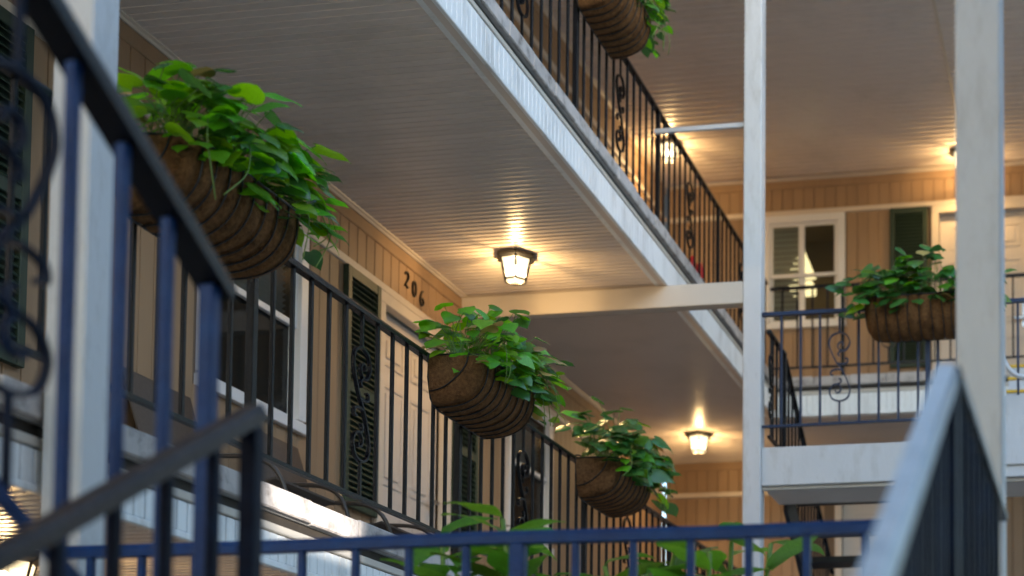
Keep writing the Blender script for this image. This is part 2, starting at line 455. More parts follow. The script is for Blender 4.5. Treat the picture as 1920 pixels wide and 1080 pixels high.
# ------------------------------------------------------------------ soffit boards
def soffit(parent, z, x0, x1, y0, y1, yi0, yi1, pitch=GRID):
    """boards run across the gallery (along X); those between yi0 and yi1 are single pieces, the rest one mass"""
    mb = MB(); mb.box(x0, x1, y0, y1, z + .013, z + .06)
    c = part('ceiling', mb, 'ceil', parent)
    k_ = pitch / GRID
    prof = [(0, z + .0125), (0, z - .003 * k_), (.0015, z - .0045 * k_), (.0055 * k_, z - .0045 * k_), (.007 * k_, z - .003 * k_), (.008 * k_, z), (pitch - .001, z), (pitch - .001, z + .0125)]
    one = MB(); one.prism([(p, q - z) for p, q in prof], 'X', 0, x1 - x0); me = one.mesh('board', 'ceil')
    rest = MB(); n = int((y1 - y0) / pitch)
    for i in range(n):
        y = y0 + i * pitch
        if yi0 <= y <= yi1: put('board', me, c, (x0, y, z))
        else: rest.prism([(p + y, q) for p, q in prof], 'X', x0, x1)
    if rest.v: tag(part('soffit_boarding', rest, 'ceil', c), kind='stuff')
    return c

# edge of a gallery floor: coping stones, flashing, bead-board fascia and trims
def slab_edge(parent, axis, edge, a0, a1, zt, zb, stones_from, stones_to, beads=None, step=.062):
    """axis 'Y': edge plane x=edge facing +X"""
    f = fr(axis, edge)
    mb = MB(); f(mb, a0, a1, -.6, -.02, zt - .088, zt - .006, .002)
    slab = part('slab', mb, 'concrete', parent)
    a = stones_from; rs = random.Random(int(zt * 100))
    while a < stones_to:
        L = rs.choice((.33, .36, .40, .31, .45)); e = min(a + L, stones_to); mb = MB(); j = rs.uniform(-.004, .004)
        f(mb, a + .002, e - .003, -.22, j, zt - .084 + rs.uniform(-.004, .003), zt + rs.uniform(-.002, .004), .006)
        part('coping_stone', mb, 'stone', slab); a = e
    mb = MB(); f(mb, a0, a1, -.3, -.035, zt - .145, zt - .0885, .002); part('flashing', mb, 'gap', parent)
    mb = MB(); f(mb, a0, a1, -.06, -.012, zt - .158, zt - .128, .004); part('drip_trim', mb, 'beam', parent)
    ztb = zt - .159
    mb = MB(); f(mb, a0, a1, -.10, -.032, zb + .004, ztb, .001); fa = part('fascia', mb, 'fascia', parent)
    rest = MB(); g = .0035; n = int((a1 - a0) / GRID)
    one = MB(); h = ztb - zb - .03
    def strip(m, p):
        if axis == 'Y': m.bbox(edge - .031, edge - .016, p, p + GRID - g, zb + .026, ztb - .003, .003)
        else: m.bbox(p, p + GRID - g, edge + .016, edge + .031, zb + .026, ztb - .003, .003)
    for i in range(n):
        p = a0 + i * GRID
        if beads and beads[0] <= p <= beads[1]:
            mb = MB(); strip(mb, p); part('bead_board', mb, 'fascia', fa)
        else: strip(rest, p)
    if rest.v: tag(part('bead_boarding', rest, 'fascia', fa), kind='stuff')
    mb = MB(); f(mb, a0, a1, -.032, -.008, zb, zb + .025, .004); part('bottom_trim', mb, 'fascia', fa)
    return slab

# ------------------------------------------------------------------ left wing
LW = thing('motel_wing', (WALLX, 6, GZ), 'long tan boarded motel wing with room 206 and two galleries, running along the left', 'building')
# second floor gallery
W1 = (6.80, 7.80, 2.15, 3.275); W2 = (10.71, 11.62, 2.15, 3.275); D1 = (8.65, 9.70, S2 + .002, 3.275); W0 = (3.7, 4.9, 2.15, 3.275)
holes = [W1, W2, D1]
YE = BWALL
wall = board_wall(LW, 'Y', WALLX, 3.2, YE - .02, (S2, 3.30, C2 - .05), holes)
crown(LW, 'Y', WALLX, 3.2, YE - .05, C2); trim_strip(LW, 'Y', WALLX, 3.2, YE - .03, 3.302)
for W_, ml in ((W1, None), (W2, None)): window(LW, 'Y', WALLX, *W_, 2.745, blinds=True)
door(LW, 'Y', WALLX, *D1)
shutter(LW, 'Y', WALLX, 8.215, 8.625, 1.86, 3.272); shutter(LW, 'Y', WALLX, 9.73, 10.12, 1.86, 3.272); shutter(LW, 'Y', WALLX, 5.14, 5.55, 1.86, 3.272)
soffit(LW, C2, WALLX, EDGE - .03, 3.0, YE, 5.75, 9.84)
mb = MB(); mb.bbox(EDGE - .07, EDGE - .03, 3.0, BEDGE, C2 - .012, C2 + .0, .003); part('soffit_edge_trim', mb, 'ceil', LW)
mb = MB(); mb.box(WALLX, EDGE - .605, 3.0, YE, S2 - .20, S2 - .01); part('gallery_floor', mb, 'concrete', LW)
slab_edge(LW, 'Y', EDGE, 3.0, BEDGE - .02, S2, C1, 3.62, BEDGE - .03, (3.9, 7.2))
# third floor
mb = MB(); mb.box(WALLX, EDGE - .605, 3.0, YE, S3 - .20, S3 - .01); part('gallery_floor', mb, 'concrete', LW)
slab_edge(LW, 'Y', EDGE, 3.0, BEDGE - .02, S3, C2 - .014, 6.4, BEDGE - .03)
board_wall(LW, 'Y', WALLX, 5.0, YE - .02, (S3, 6.11, C3 - .05), [], joined=True)
crown(LW, 'Y', WALLX, 5.0, YE - .05, C3); trim_strip(LW, 'Y', WALLX, 5.0, YE - .03, 6.11)
soffit(LW, C3, WALLX, -2.5, 3.0, BEDGE - 3.2, 99, 99, .09)
mb = MB(); mb.box(WALLX - 3, -2.4, -6, BEDGE - 3.2, C3 + .07, C3 + .3); part('roof', mb, 'stucco', LW)
# ground floor
board_wall(LW, 'Y', WALLX, 1.0, YE - .02, (GZ, C1), [], joined=True)
soffit(LW, C1, WALLX, EDGE - .03, 1.0, BEDGE, 3.4, 5.6)
mb = MB(); mb.box(WALLX - 3, WALLX - 1.5, -6, YE + 3, GZ, C3 + .06); part('rear_wall', mb, 'stucco', LW)

# house number 206 over the door, bent metal digits
def digit(name, strokes, y, z, h=.098):
    mb = MB()
    for st in strokes:
        P = smooth_path([(WALLX + .022, y + a * h, z + b * h) for a, b in st], 5)
        mb.sweep(P, [(-.0042, -.005), (.0042, -.005), (.0042, .005), (-.0042, .005)], up=(1, 0, 0), smooth=False)
    part(name, mb, 'black', LW)
digit('house_number_digit', [[(-.24, .28), (-.12, .46), (.1, .48), (.24, .32), (.2, .1), (-.02, -.18), (-.22, -.42), (-.24, -.48)], [(-.26, -.46), (-.1, -.38), (.1, -.5), (.26, -.44)]], 9.017, 3.462)
digit('house_number_digit', [[(0, .5), (-.18, .36), (-.24, 0), (-.18, -.36), (0, -.5), (.18, -.36), (.24, 0), (.18, .36), (0, .5)]], 9.125, 3.44)
digit('house_number_digit', [[(.2, .5), (-.04, .36), (-.22, .02), (-.24, -.24), (-.1, -.46), (.08, -.48), (.24, -.32), (.22, -.12), (.06, -.02), (-.12, -.08), (-.22, -.24)]], 9.235, 3.418)

# ------------------------------------------------------------------ cross wing at the far end
BW = thing('motel_cross_wing', (-1, BWALL, GZ), 'tan boarded motel cross wing closing the far end, shuttered window and door upstairs', 'building')
WB = (-3.36, -2.52, 4.94, 6.085); DB = (-1.66, -.62, S3 + .002, 6.085)
board_wall(BW, 'X', BWALL, WALLX + .03, 1.4, (S3, 6.11, C3 - .05), [WB, DB])
crown(BW, 'X', BWALL, WALLX + .06, 1.4, C3); trim_strip(BW, 'X', BWALL, WALLX + .04, 1.4, 6.11)
window(BW, 'X', BWALL, *WB, 5.48, blinds='half', mullion=-2.96, dark_lower=False)
shutter(BW, 'X', BWALL, -2.07, -1.70, 4.49, 6.082)
door(BW, 'X', BWALL, *DB)
soffit(BW, C3, WALLX, 3.4, BEDGE - 3.2, BWALL, 99, 99, .09)
mb = MB(); mb.box(WALLX - 3, 4, BEDGE - 3.2 + .01, BWALL + 4, C3 + .07, C3 + .3); part('roof', mb, 'stucco', BW)
mb = MB(); mb.box(-1.305, -1.28, BEDGE - 3.1, BWALL - .06, C3 - .012, C3 - .001); part('ceiling_joint', mb, 'trim', BW)
mb = MB(); mb.box(EDGE - .03, 3.4, BEDGE + .605, BWALL, S3 - .2, S3 - .01); part('gallery_floor', mb, 'concrete', BW)
slab_edge(BW, 'X', BEDGE, EDGE + .0, 3.4, S3, C2 - .014, EDGE, 3.3)
soffit(BW, C2, EDGE - .028, 3.4, BEDGE + .03, BWALL, 99, 99)
# second floor of the cross wing
WB2 = (-3.50, -3.08, 2.70, 3.275); DB2 = (-2.62, -1.6, S2 + .002, 3.275)
board_wall(BW, 'X', BWALL, WALLX + .03, 1.4, (S2, 3.30, C2 - .05), [DB2], joined=False)
crown(BW, 'X', BWALL, WALLX + .06, 1.4, C2); trim_strip(BW, 'X', BWALL, WALLX + .04, 1.4, 3.302)
door(BW, 'X', BWALL, *DB2)
mb = MB(); mb.box(EDGE - .03, 3.4, BEDGE, BWALL, S2 - .2, S2 - .01); part('gallery_floor', mb, 'concrete', BW)
mb = MB(); mb.box(WALLX, 3.4, BWALL, BWALL + .1, GZ, S2 - .2); part('ground_floor_wall', mb, 'stucco', BW)
mb = MB(); mb.box(WALLX, 4, BWALL + 3, BWALL + 3.1, GZ, C3 + .06); part('rear_wall', mb, 'stucco', BW)

# ------------------------------------------------------------------ wing on the right side of the courtyard (behind the lens edge)
RW = thing('motel_opposite_wing', (9, 3, GZ), 'pale stucco motel wing across the courtyard, out to the right', 'building')
mb = MB(); RX0 = 9.0; PZ0, PZ1 = 3.60, 3.86
def back_y(y, x): return y + (x - EDGE) * math.cos(SUN_AZ) / math.sin(SUN_AZ)
PY0, PY1 = back_y(4.72, RX0), back_y(5.58, RX0)       # slot added in the unseen wall, cut to throw one sun patch
for y0, y1, z0, z1 in ((-14, PY0, GZ, 9.0), (PY1, 18, GZ, 9.0), (PY0, PY1, GZ, PZ0), (PY0, PY1, PZ1, 9.0)): mb.box(RX0, RX0 + .25, y0, y1, z0, z1)
part('wall', mb, 'stucco', RW)
NW = thing('motel_near_gallery', (0, -2, GZ), 'plain concrete gallery slab overhead, on two pillars behind the near staircase', 'building')
mb = MB(); mb.box(-2.4, 8.9, -7, 2.0, 3.95, 4.2); part('gallery_slab', mb, 'stucco', NW)
mb = MB(); mb.box(.3, 8.9, -6.7, -6.5, GZ, 3.94); part('wall', mb, 'stucco', NW)  # unseen wall added to keep warm horizon light off the near posts
for x in (-2.2, 8.7):
    mb = MB(); mb.box(x - .06, x + .06, -6.9, -6.78, GZ, 3.95); part('pillar', mb, 'post', NW)

# ------------------------------------------------------------------ posts and beams
def post(x0, x1, y0, y1, label, z0=GZ, z1=C3):
    mb = MB(); mb.bbox(x0, x1, y0, y1, z0, z1 - .002, .006)
    o = thing('support_post', ((x0 + x1) / 2, (y0 + y1) / 2, z0), label, 'post', 'painted posts that carry the galleries')
    part('shaft', mb, 'post', o)
    mb = MB(); mb.bbox(x0 - .02, x1 + .02, y0 - .02, y1 + .02, z0, z0 + .12, .006); part('base', mb, 'post', o)
post(-2.874, -2.752, 3.765, 3.88, 'white square post close by on the left, behind the dark stair railing')
post(-2.368, -2.245, 9.85, 9.97, 'slim cream post at the far beam, left of the upper landing')
post(-.353, -.242, 3.66, 3.78, 'wide blurred white post on the right, beside the pale stair rail')
bo = thing('cross_beam', (-3.3, 9.85, 3.48), 'cream beam spanning from the boarded wall to the slim post below the ceiling', 'beam')
mb = MB(); mb.bbox(WALLX + .016, -2.37, 9.852, 9.95, 3.485, C2 - .016, .004); part('beam_body', mb, 'beam', bo)
ro = thing('tie_rod', (-2.63, 9.9, 4.7), 'thin pale metal rod from the slim post to the top floor railing', 'rod')
mb = MB(); mb.box(-3.0, -2.37, 9.89, 9.915, 4.705, 4.735); part('bar', mb, 'rod', ro)

# ------------------------------------------------------------------ railings
SC = .00092
def sp(L): return [((x - 322) * SC, 0, (670 - y) * SC) for x, y in L]
SCROLLS = [
    sp([(348, 512), (350, 494), (332, 484), (313, 500), (312, 526), (335, 549), (370, 545), (400, 490), (372, 432), (320, 415), (264, 438), (245, 490), (260, 552), (300, 636), (345, 696), (385, 790), (400, 850), (378, 905), (325, 925), (268, 905), (248, 850), (272, 808), (310, 800), (334, 826), (324, 856), (300, 862), (291, 846)]),
    sp([(352, 551), (322, 558), (311, 578), (324, 591)]), sp([(302, 640), (345, 650), (380, 640), (384, 614), (365, 610)]),
    sp([(344, 694), (300, 688), (262, 700), (257, 726), (276, 731)]), sp([(300, 801), (330, 788), (334, 765), (318, 759)])]
_rm = {}
def scroll_mesh(hb, ht, mt, w=1.0):
    key = (round(hb, 3), round(ht, 3), mt, 's')
    if key not in _rm:
        mb = MB(); zc = hb + (ht - hb) * .51; k = (ht - hb) / .76
        for st in SCROLLS:
            P = [(p[0] * k * w, p[1], p[2] * k + zc) for p in smooth_path(st, 4)]
            mb.sweep(P, [(-.0045, -.008), (.0045, -.008), (.0045, .008), (-.0045, .008)], up=(0, 1, 0), smooth=False)
            # flat bar is wide across the railing, thin in its plane
        top = zc + (670 - 415) * SC * k; bot = zc - (925 - 670) * SC * k
        mb.box(-.006, .006, -.006, .006, hb, bot); mb.box(-.006, .006, -.006, .006, top, ht)
        _rm[key] = mb.mesh('scroll', mt)
    return _rm[key]
def bal_mesh(hb, ht, w, mt):
    key = (round(hb, 3), round(ht, 3), w, mt)
    if key not in _rm: _rm[key] = MB().bbox(-w / 2, w / 2, -w / 2, w / 2, hb, ht, .002).mesh('baluster', mt)
    return _rm[key]
def railing(name, label, a, b, ht, hb, us, newels=(), scrolls=(), mt='iron', cap=None, nw=2.0, smt=None, capw=.036, caph=.026, w=.0155, group='iron railings with scrollwork', sagto=None, scw=1.0):
    a = Vector(a); b = Vector(b); d = b - a; L = math.hypot(d.x, d.y); dn = Vector((d.x / L, d.y / L, 0)); sl_ = d.z / L
    ang = math.atan2(d.y, d.x)
    o = thing(name, tuple(a), label, 'railing', group)
    up = Vector((0, 0, 1))
    n = max(2, int(L / .5)); rs = random.Random(label)
    j = [rs.uniform(-.003, .003) for _ in range(n + 1)]
    c2, ch = capw / 2, caph
    prof = [(-c2, 0), (c2, 0), (c2, ch * .6), (c2 * .72, ch), (-c2 * .72, ch), (-c2, ch * .6)]
    mb = MB(); mb.sweep([a + d * (i / n) + up * (ht - ch + j[i]) for i in range(n + 1)], prof, smooth=False); part('top_rail', mb, cap or mt, o)
    hw = .012
    mb = MB(); mb.sweep([a + d * (i / n) + up * (hb + j[-1 - i]) for i in range(n + 1)], [(-hw, -.008), (hw, -.008), (hw, .008), (-hw, .008)], smooth=False); part('bottom_rail', mb, mt, o)
    for u in us:
        p = a + dn * u + up * (sl_ * u)
        put('baluster', bal_mesh(hb, ht - ch, w, mt), o, p, (0, 0, ang))
    for u in newels:
        p = a + dn * u + up * (sl_ * u); put('newel', bal_mesh(0 if hb > 0 else hb - .2, ht - ch, w * nw, mt), o, p, (0, 0, ang))
    for u in scrolls:
        p = a + dn * u + up * (sl_ * u); put('scroll', scroll_mesh(hb, ht - ch, smt or mt, scw), o, p, (0, 0, ang))
    return o
def layout(y0, y1, first_newel, period, k, scroll_i):
    """positions of balusters, newels, scrolls between y0 and y1 (relative to y0)"""
    s = period / k; bs, ns, ss = [], [], []
    m = math.floor((y0 - first_newel) / period) - 1
    while True:
        base = first_newel + m * period
        if base > y1: break
        for i in range(k):
            y = base + i * s
            if y < y0 + .02 or y > y1 - .02: continue
            (ns if i == 0 else ss if i == scroll_i else bs).append(y - y0)
        m += 1
    return bs, ns, ss
b_, n_, s_ = layout(3.2, 13.13, 5.005, 1.773, 13, 6)
railing('gallery_railing', 'long black iron railing of the second floor gallery, carrying three leafy baskets', (RAILX, 3.2, S2), (RAILX, 13.13, S2), .925, .14, b_, n_, s_)
b_, n_, s_ = layout(5.6, 13.37, 8.33, 1.65, 12, 6)
railing('gallery_railing', 'black iron railing of the top floor gallery above the white fascia', (RAILX, 5.6, S3), (RAILX, 13.37, S3), .92, .11, b_, n_, s_)
b_, n_, s_ = layout(-2.96, 1.4, -2.30, 1.65, 12, 3)
railing('gallery_railing', 'thin black railing of the far cross gallery in front of the upstairs window', (-2.96, 13.37, S3), (1.4, 13.37, S3), .86, .12, b_, n_, s_)

# near staircase: landing in front, lower flight on the right, upper flight on the left
LZ = -.145
ls = thing('near_staircase', (-1.5, 3.0, GZ), 'dark steel dog-leg staircase in the foreground with a landing', 'staircase')
mb = MB(); mb.box(-2.74, -.2, 2.62, 3.72, LZ - .06, LZ); part('landing', mb, 'concrete', ls)
for k in range(5):
    mb = MB(); z = LZ - .17 * (k + 1); y = 2.6 - .29 * k
    mb.bbox(-1.52, -.27, y - .29, y, z - .04, z, .004); part('tread', mb, 'concrete', ls)
for k in range(7):
    mb = MB(); z = LZ + .17 * (k + 1); y = 2.6 - .29 * k
    mb.bbox(-2.66, -1.74, y - .29, y, z - .04, z, .004); part('tread', mb, 'concrete', ls)
for x, s in ((-1.53, -1), (-.245, -1), (-2.70, 1), (-1.72, 1)):
    mb = MB(); y1 = 2.6; L = 1.6 if s < 0 else 2.1
    mb.prism([(y1, LZ - .2), (y1, LZ + .02), (y1 - L, LZ + .02 + s * L * .586), (y1 - L, LZ - .2 + s * L * .586)], 'X', x - .012, x + .012); part('stringer', mb, 'stair', ls)
# railing A: upper flight, B: lower flight, C: right of lower flight, D: landing front, E: landing side
SLP = .585
yA0, yA1 = 2.70, 1.0
bsA = [.10 + .1345 * k for k in range(13)]
sA = 3; 
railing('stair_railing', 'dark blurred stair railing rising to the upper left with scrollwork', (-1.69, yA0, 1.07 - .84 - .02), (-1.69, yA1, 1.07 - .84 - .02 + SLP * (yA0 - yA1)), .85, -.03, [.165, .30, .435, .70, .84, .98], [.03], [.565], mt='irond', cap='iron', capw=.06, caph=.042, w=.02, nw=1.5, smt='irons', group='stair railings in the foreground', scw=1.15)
yB0, yB1 = 2.615, 1.2
railing('stair_railing', 'brown worn handrail of the lower flight, at the bottom left', (-1.55, yB0, .785 - .88), (-1.55, yB1, .785 - .88 - SLP * (yB0 - yB1)), .88, .08, [.14, .275, .41, .545, .68, .82], [.02], [], mt='irons', cap='rust', capw=.042, caph=.032, w=.019, nw=1.7, group='stair railings in the foreground')
yC0, yC1 = 2.50, .95
railing('stair_railing', 'pale flat-capped stair rail slanting up at the lower right', (-.256, yC0, .765 - .88), (-.256, yC1, .765 - .88 - SLP * (yC0 - yC1)), .88, .08, [.13, .25, .37, .49, .61, .73, .85, .97], [.02], [], mt='irons', cap='palecap', capw=.040, caph=.030, w=.02, group='stair railings in the foreground')
railing('landing_railing', 'short dark railing between the pale stair rail and the wide white post', (-.245, 2.50, LZ), (-.245, 3.655, LZ), .90, .08, [.12, .24, .36, .48, .60, .72, .84, .96], [], [], mt='irons', cap='iron', capw=.03, group='stair railings in the foreground')
us = [.098, .247, .403, .55, .704, .853, .999, 1.154, 1.294, 1.446, 1.597, 1.745, 1.893, 2.039, 2.184, 2.33]
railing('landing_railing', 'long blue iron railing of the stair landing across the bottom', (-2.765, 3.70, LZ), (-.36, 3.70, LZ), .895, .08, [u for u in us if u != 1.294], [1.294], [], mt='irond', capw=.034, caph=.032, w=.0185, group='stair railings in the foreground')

# far staircase between second and third floor
fs = thing('far_staircase', (-1.4, 10.2, S2), 'pale landing with open dark stairs below it, right of the slim post', 'staircase')
mb = MB(); mb.bbox(-2.243, .6, 9.87, 9.93, 2.255, 2.51, .004); part('landing_beam', mb, 'post', fs)
mb = MB(); mb.box(-2.24, .6, 9.935, 10.42, 2.40, 2.50); part('landing_floor', mb, 'concrete', fs)
soffit(fs, 2.245, -2.24, .6, 9.94, 10.44, 99, 99)
mb = MB(); mb.box(-2.242, .6, 9.90, 9.934, 2.232, 2.252); part('soffit_trim', mb, 'beam', fs)
for k in range(7):
    mb = MB(); z = 2.51 - .178 * (k + 1); y = 10.44 + .28 * k
    mb.bbox(-2.17, -1.2, y, y + .27, z - .045, z, .004); part('tread', mb, 'stair', fs)
for x in (-2.20, -1.19):
    mb = MB(); L = 2.05
    mb.prism([(10.44, 2.20), (10.44 + L, 2.20 - .636 * L), (10.44 + L, 2.46 - .636 * L), (10.44, 2.46)], 'X', x - .015, x + .015); part('stringer', mb, 'stair', fs)
for k in range(6):
    mb = MB(); z = 2.51 + .178 * (k + 1); y = 10.44 + .28 * k
    mb.bbox(-.72, .5, y, y + .27, z - .16, z - .02, .004); t = part('riser', mb, 'post', fs)
    mb = MB(); mb.box(-.72, .5, y - .01, y + .05, z - .02, z); part('nosing', mb, 'yellow', fs)
mb = MB(); mb.bbox(-.74, .55, 9.85, 9.868, 2.33, 2.78, .004); part('apron_panel', mb, 'post', fs)
us = [.0 + .26 / 2 * k for k in range(1, 22)]
bl = [u for i, u in enumerate(us) if i not in (3, 16)]
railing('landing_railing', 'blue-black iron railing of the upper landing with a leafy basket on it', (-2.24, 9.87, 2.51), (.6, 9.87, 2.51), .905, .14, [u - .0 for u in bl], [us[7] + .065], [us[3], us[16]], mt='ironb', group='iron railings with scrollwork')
railing('stair_railing', 'dark railing along the side of the upper landing behind the slim post', (-2.2, 9.9, 2.51), (-2.2, 10.40, 2.51), .80, .08, [.12, .24, .36], [.49], [.06], mt='iron', group='railings of the far stairs', scw=.8)
railing('stair_railing', 'dark railing descending with the far stairs behind the landing', (-2.2, 10.42, 2.44), (-2.2, 12.3, 2.44 - .636 * 1.88), .84, .08, [.12 * k for k in range(1, 15)], [], [], mt='iron', group='railings of the far stairs')

# ------------------------------------------------------------------ lanterns
def lantern(x, y, z, label, power, vert=0.0, watt=(1.0, .63, .26)):
    o = thing('ceiling_lantern', (x, y, z), label, 'lamp', 'lit hexagonal ceiling lanterns')
    def ring(r, zz): return [(r * math.cos(vert + i * math.pi / 3), r * math.sin(vert + i * math.pi / 3), zz) for i in range(6)]
    def loft(rows, m, name):
        mb = MB(); k = 0
        for r in rows: mb.v += r
        for a in range(len(rows) - 1):
            for i in range(6): mb.f.append((a * 6 + i, a * 6 + (i + 1) % 6, a * 6 + 6 + (i + 1) % 6, a * 6 + 6 + i)); mb.sm.append(False)
        mb.f.append(tuple(range(6))); mb.f.append(tuple(len(mb.v) - 1 - i for i in range(6))); mb.sm += [False, False]
        return part(name, mb, m, o, local=True)
    loft([ring(.11, -.001), ring(.132, -.006), ring(.132, -.028), ring(.116, -.036), ring(.104, -.042)], 'black', 'canopy')
    T, B = ring(.103, -.042), ring(.070, -.168)
    for i in range(6):
        a, b, c, d = T[i], T[(i + 1) % 6], B[(i + 1) % 6], B[i]
        mb = MB(); mb.v = [a, b, c, d]; mb.f = [(0, 1, 2, 3)]; mb.sm = [False]; part('glass_pane', mb, 'pane', o, local=True)
        mb = MB(); mb.tube([Vector(a) * 1.0, Vector(d)], .0062, 5, up=(0, 1, 0)); part('rib', mb, 'black', o, local=True)
    mb = MB(); P = B + [B[0]]
    for i in range(6): mb.tube([P[i], P[i + 1]], .007, 5)
    part('bottom_ring', mb, 'black', o, local=True)
    mb = MB(); rows = []
    for i in range(7):
        th = math.pi * i / 6
        rows.append([(.024 * math.sin(th) * math.cos(q * math.pi / 4), .024 * math.sin(th) * math.sin(q * math.pi / 4), -.098 + .032 * math.cos(th)) for q in range(9)])
    mb.grid(rows); bu = part('bulb', mb, 'bulb', o, local=True)
    ld = bpy.data.lights.new('lantern_light', 'POINT'); ld.energy = power; ld.color = watt; ld.shadow_soft_size = .018
    lo = bpy.data.objects.new('lantern_light', ld); col.objects.link(lo); lo.parent = o; lo.location = (0, 0, -.14)
    return o
lantern(-3.70, 9.20, C2, 'lit hexagonal lantern on the second floor ceiling near room 206', 5.2, R(-68))
lantern(-3.72, 13.75, C2, 'lit lantern on the far second floor ceiling beyond the cream beam', 5.6, R(-75))
lantern(-4.04, 13.80, C3, 'lit lantern of the top floor seen through the upper railing', 5.4, R(-75))
lantern(-1.315, 14.42, C3, 'lit lantern on the top floor ceiling, half hidden by the wide white post', 5.6, R(-80))
lantern(-3.60, 4.55, C1, 'warm lantern under the ground floor ceiling at the lower left corner', 1.6, R(-60))
lantern(-3.70, 5.5 + 1.6, C1, 'ground floor lantern under the lower soffit, behind the blue railing', 1.6, R(-60))

# ------------------------------------------------------------------ hanging baskets and plants
LB, DBK, HB = .73, .25, .215
def endf(s): return max(.0, 1 - abs(2 * s / LB) ** 9) ** .5
def bpt(s, ph, o=0.0):
    e = .42 + .58 * endf(s)
    return Vector((s, (DBK * e + o) * max(0, math.cos(ph)) ** .75, -(HB * e + o) * max(0, math.sin(ph)) ** .75))
def basket_meshes():
    out = {}
    mb = MB(); rows = []
    rs = random.Random(5)
    for i in range(61):
        s = -LB / 2 + LB * i / 60
        rows.append([bpt(s, math.pi / 2 * j / 12, -.006 + .013 * abs(math.sin(math.pi * 10 * (s + LB / 2 - .012) / (LB - .024))) ** .7 + .002 * math.sin(s * 50 + j)) for j in range(13)])
    mb.grid(rows)
    for r in (rows[0], rows[-1]):
        k = len(mb.v); mb.v += [tuple(p) for p in r] + [(r[0].x, 0, 0)]
        for j in range(12): mb.f.append((k + j, k + j + 1, k + 13)); mb.sm.append(True)
    out['liner'] = mb.mesh('liner', 'coco')
    mb = MB(); mb.grid([[(-LB / 2 + .03 + (LB - .06) * i / 14, v, -.03 + .015 * math.sin(i * 2.1 + v * 30)) for v in (0.01, .08, .16, .235)] for i in range(15)]); out['soil'] = mb.mesh('soil', 'soil')
    mb = MB()
    for k in range(1500):
        s_ = rs.uniform(-LB / 2 + .01, LB / 2 - .01); ph = rs.uniform(.02, 1.5); p = bpt(s_, ph, .003); q = bpt(min(LB / 2, max(-LB / 2, s_ + rs.uniform(-.035, .035))), min(1.55, max(0, ph + rs.uniform(-.15, .15))), rs.uniform(.004, .017)); t = Vector((rs.uniform(-1, 1), rs.uniform(-1, 1), rs.uniform(-1, 1))).normalized() * .0012
        i0 = len(mb.v); mb.v += [tuple(p - t), tuple(p + t), tuple(q)]; mb.f.append((i0, i0 + 1, i0 + 2)); mb.sm.append(False)
    out['fibres'] = mb.mesh('fibres', 'coco')
    out['ribs'] = []
    for k in range(11):
        s = (-LB / 2 + .012) + (LB - .024) * k / 10
        mb = MB(); sj = rs.uniform(-.012, .012); P = [bpt(max(-LB / 2, min(LB / 2, s + sj * math.sin(j * .26))), math.pi / 2 * j / 12, .005) for j in range(13)]; mb.tube(P, .0035, 5, up=(1, 0, 0)); out['ribs'].append(mb.mesh('wire_rib', 'wire'))
    mb = MB(); P = [bpt(-LB / 2 + LB * i / 24, 0, .005) for i in range(25)]
    mb.tube([(-LB / 2, 0, 0)] + P + [(LB / 2, 0, 0), (-LB / 2, 0, 0)], .0048, 6); out['rim'] = mb.mesh('rim', 'wire')
    mb = MB(); P = [bpt(-LB / 2 + LB * i / 24, math.pi / 2, .005) for i in range(25)]
    mb.tube([(-LB / 2, 0, 0)] + P + [(LB / 2, 0, 0)], .0045, 6); out['back'] = mb.mesh('back_wire', 'wire')
    mb = MB(); P = [bpt(-LB / 2 + LB * i / 24, R(48), .007) for i in range(25)]; mb.tube(P, .003, 5); out['mid'] = mb.mesh('belt_wire', 'wire')
    hk = MB(); hk.tube(smooth_path([(0, .004, -.12), (0, .004, .01), (0, -.01, .04), (0, -.05, .045), (0, -.062, .01)], 4), .005, 5, up=(1, 0, 0)); out['hook'] = hk.mesh('hook', 'wire')
    return out
BM = basket_meshes()
def leaf_mesh(kind, sd_):
    rs = random.Random(sd_); mb = MB()
    if kind == 'heart':
        H = [(.0, .0), (.19, -.11), (.37, -.07), (.47, .09), (.475, .28), (.40, .50), (.26, .71), (.10, .89), (0, 1.0)]
        mid = [0, .02, .06, .16, .32, .52, .73, .91, 1.02]
    else:
        H = [(.0, .0), (.05, .05), (.11, .15), (.16, .3), (.175, .45), (.15, .62), (.10, .78), (.045, .92), (0, 1.0)]
        mid = [0, .05, .15, .3, .45, .62, .78, .92, 1.0]
    fold = rs.uniform(.05, .22); droop = rs.uniform(.08, .30) if kind == 'heart' else rs.uniform(.2, .45); tw = rs.uniform(-.12, .12)
    def pt(x, y, sgn):
        z = fold * abs(x) - .55 * x * x - droop * y * y + tw * x * sgn * y + .02 * math.sin(9 * y + sgn)
        return (x * sgn, y, z)
    rows = []
    for (x, y), m_ in zip(H, mid):
        rows.append([pt(x, y, -1), pt(x * .55, (y + m_) / 2, -1), pt(0, m_, 1), pt(x * .55, (y + m_) / 2, 1), pt(x, y, 1)])
    mb.grid(rows)
    return mb
HEART = [leaf_mesh('heart', i).mesh('leaf', 'leaf') for i in range(4)]
HEARTY = [leaf_mesh('heart', i + 30).mesh('leaf', 'leafy') for i in range(2)]
HEARTD = [leaf_mesh('heart', i + 10).mesh('leaf', 'leafd') for i in range(4)]
LANCE = [leaf_mesh('lance', i + 20).mesh('leaf', 'lance') for i in range(3)]
def orient(dirv, nrm):
    y = dirv.normalized(); z = (nrm - y * nrm.dot(y))
    if z.length < 1e-4: z = Vector((0, 0, 1))
    z.normalize(); x = y.cross(z)
    return Matrix((x, y, z)).transposed().to_quaternion()
def plant(loc, rz, seed, label, n=170, *a, **k):
    return _plant(loc, rz, seed, label, n, (.45, .1, 0) if rz < 0 else (0, .45, 0), *a, **k)
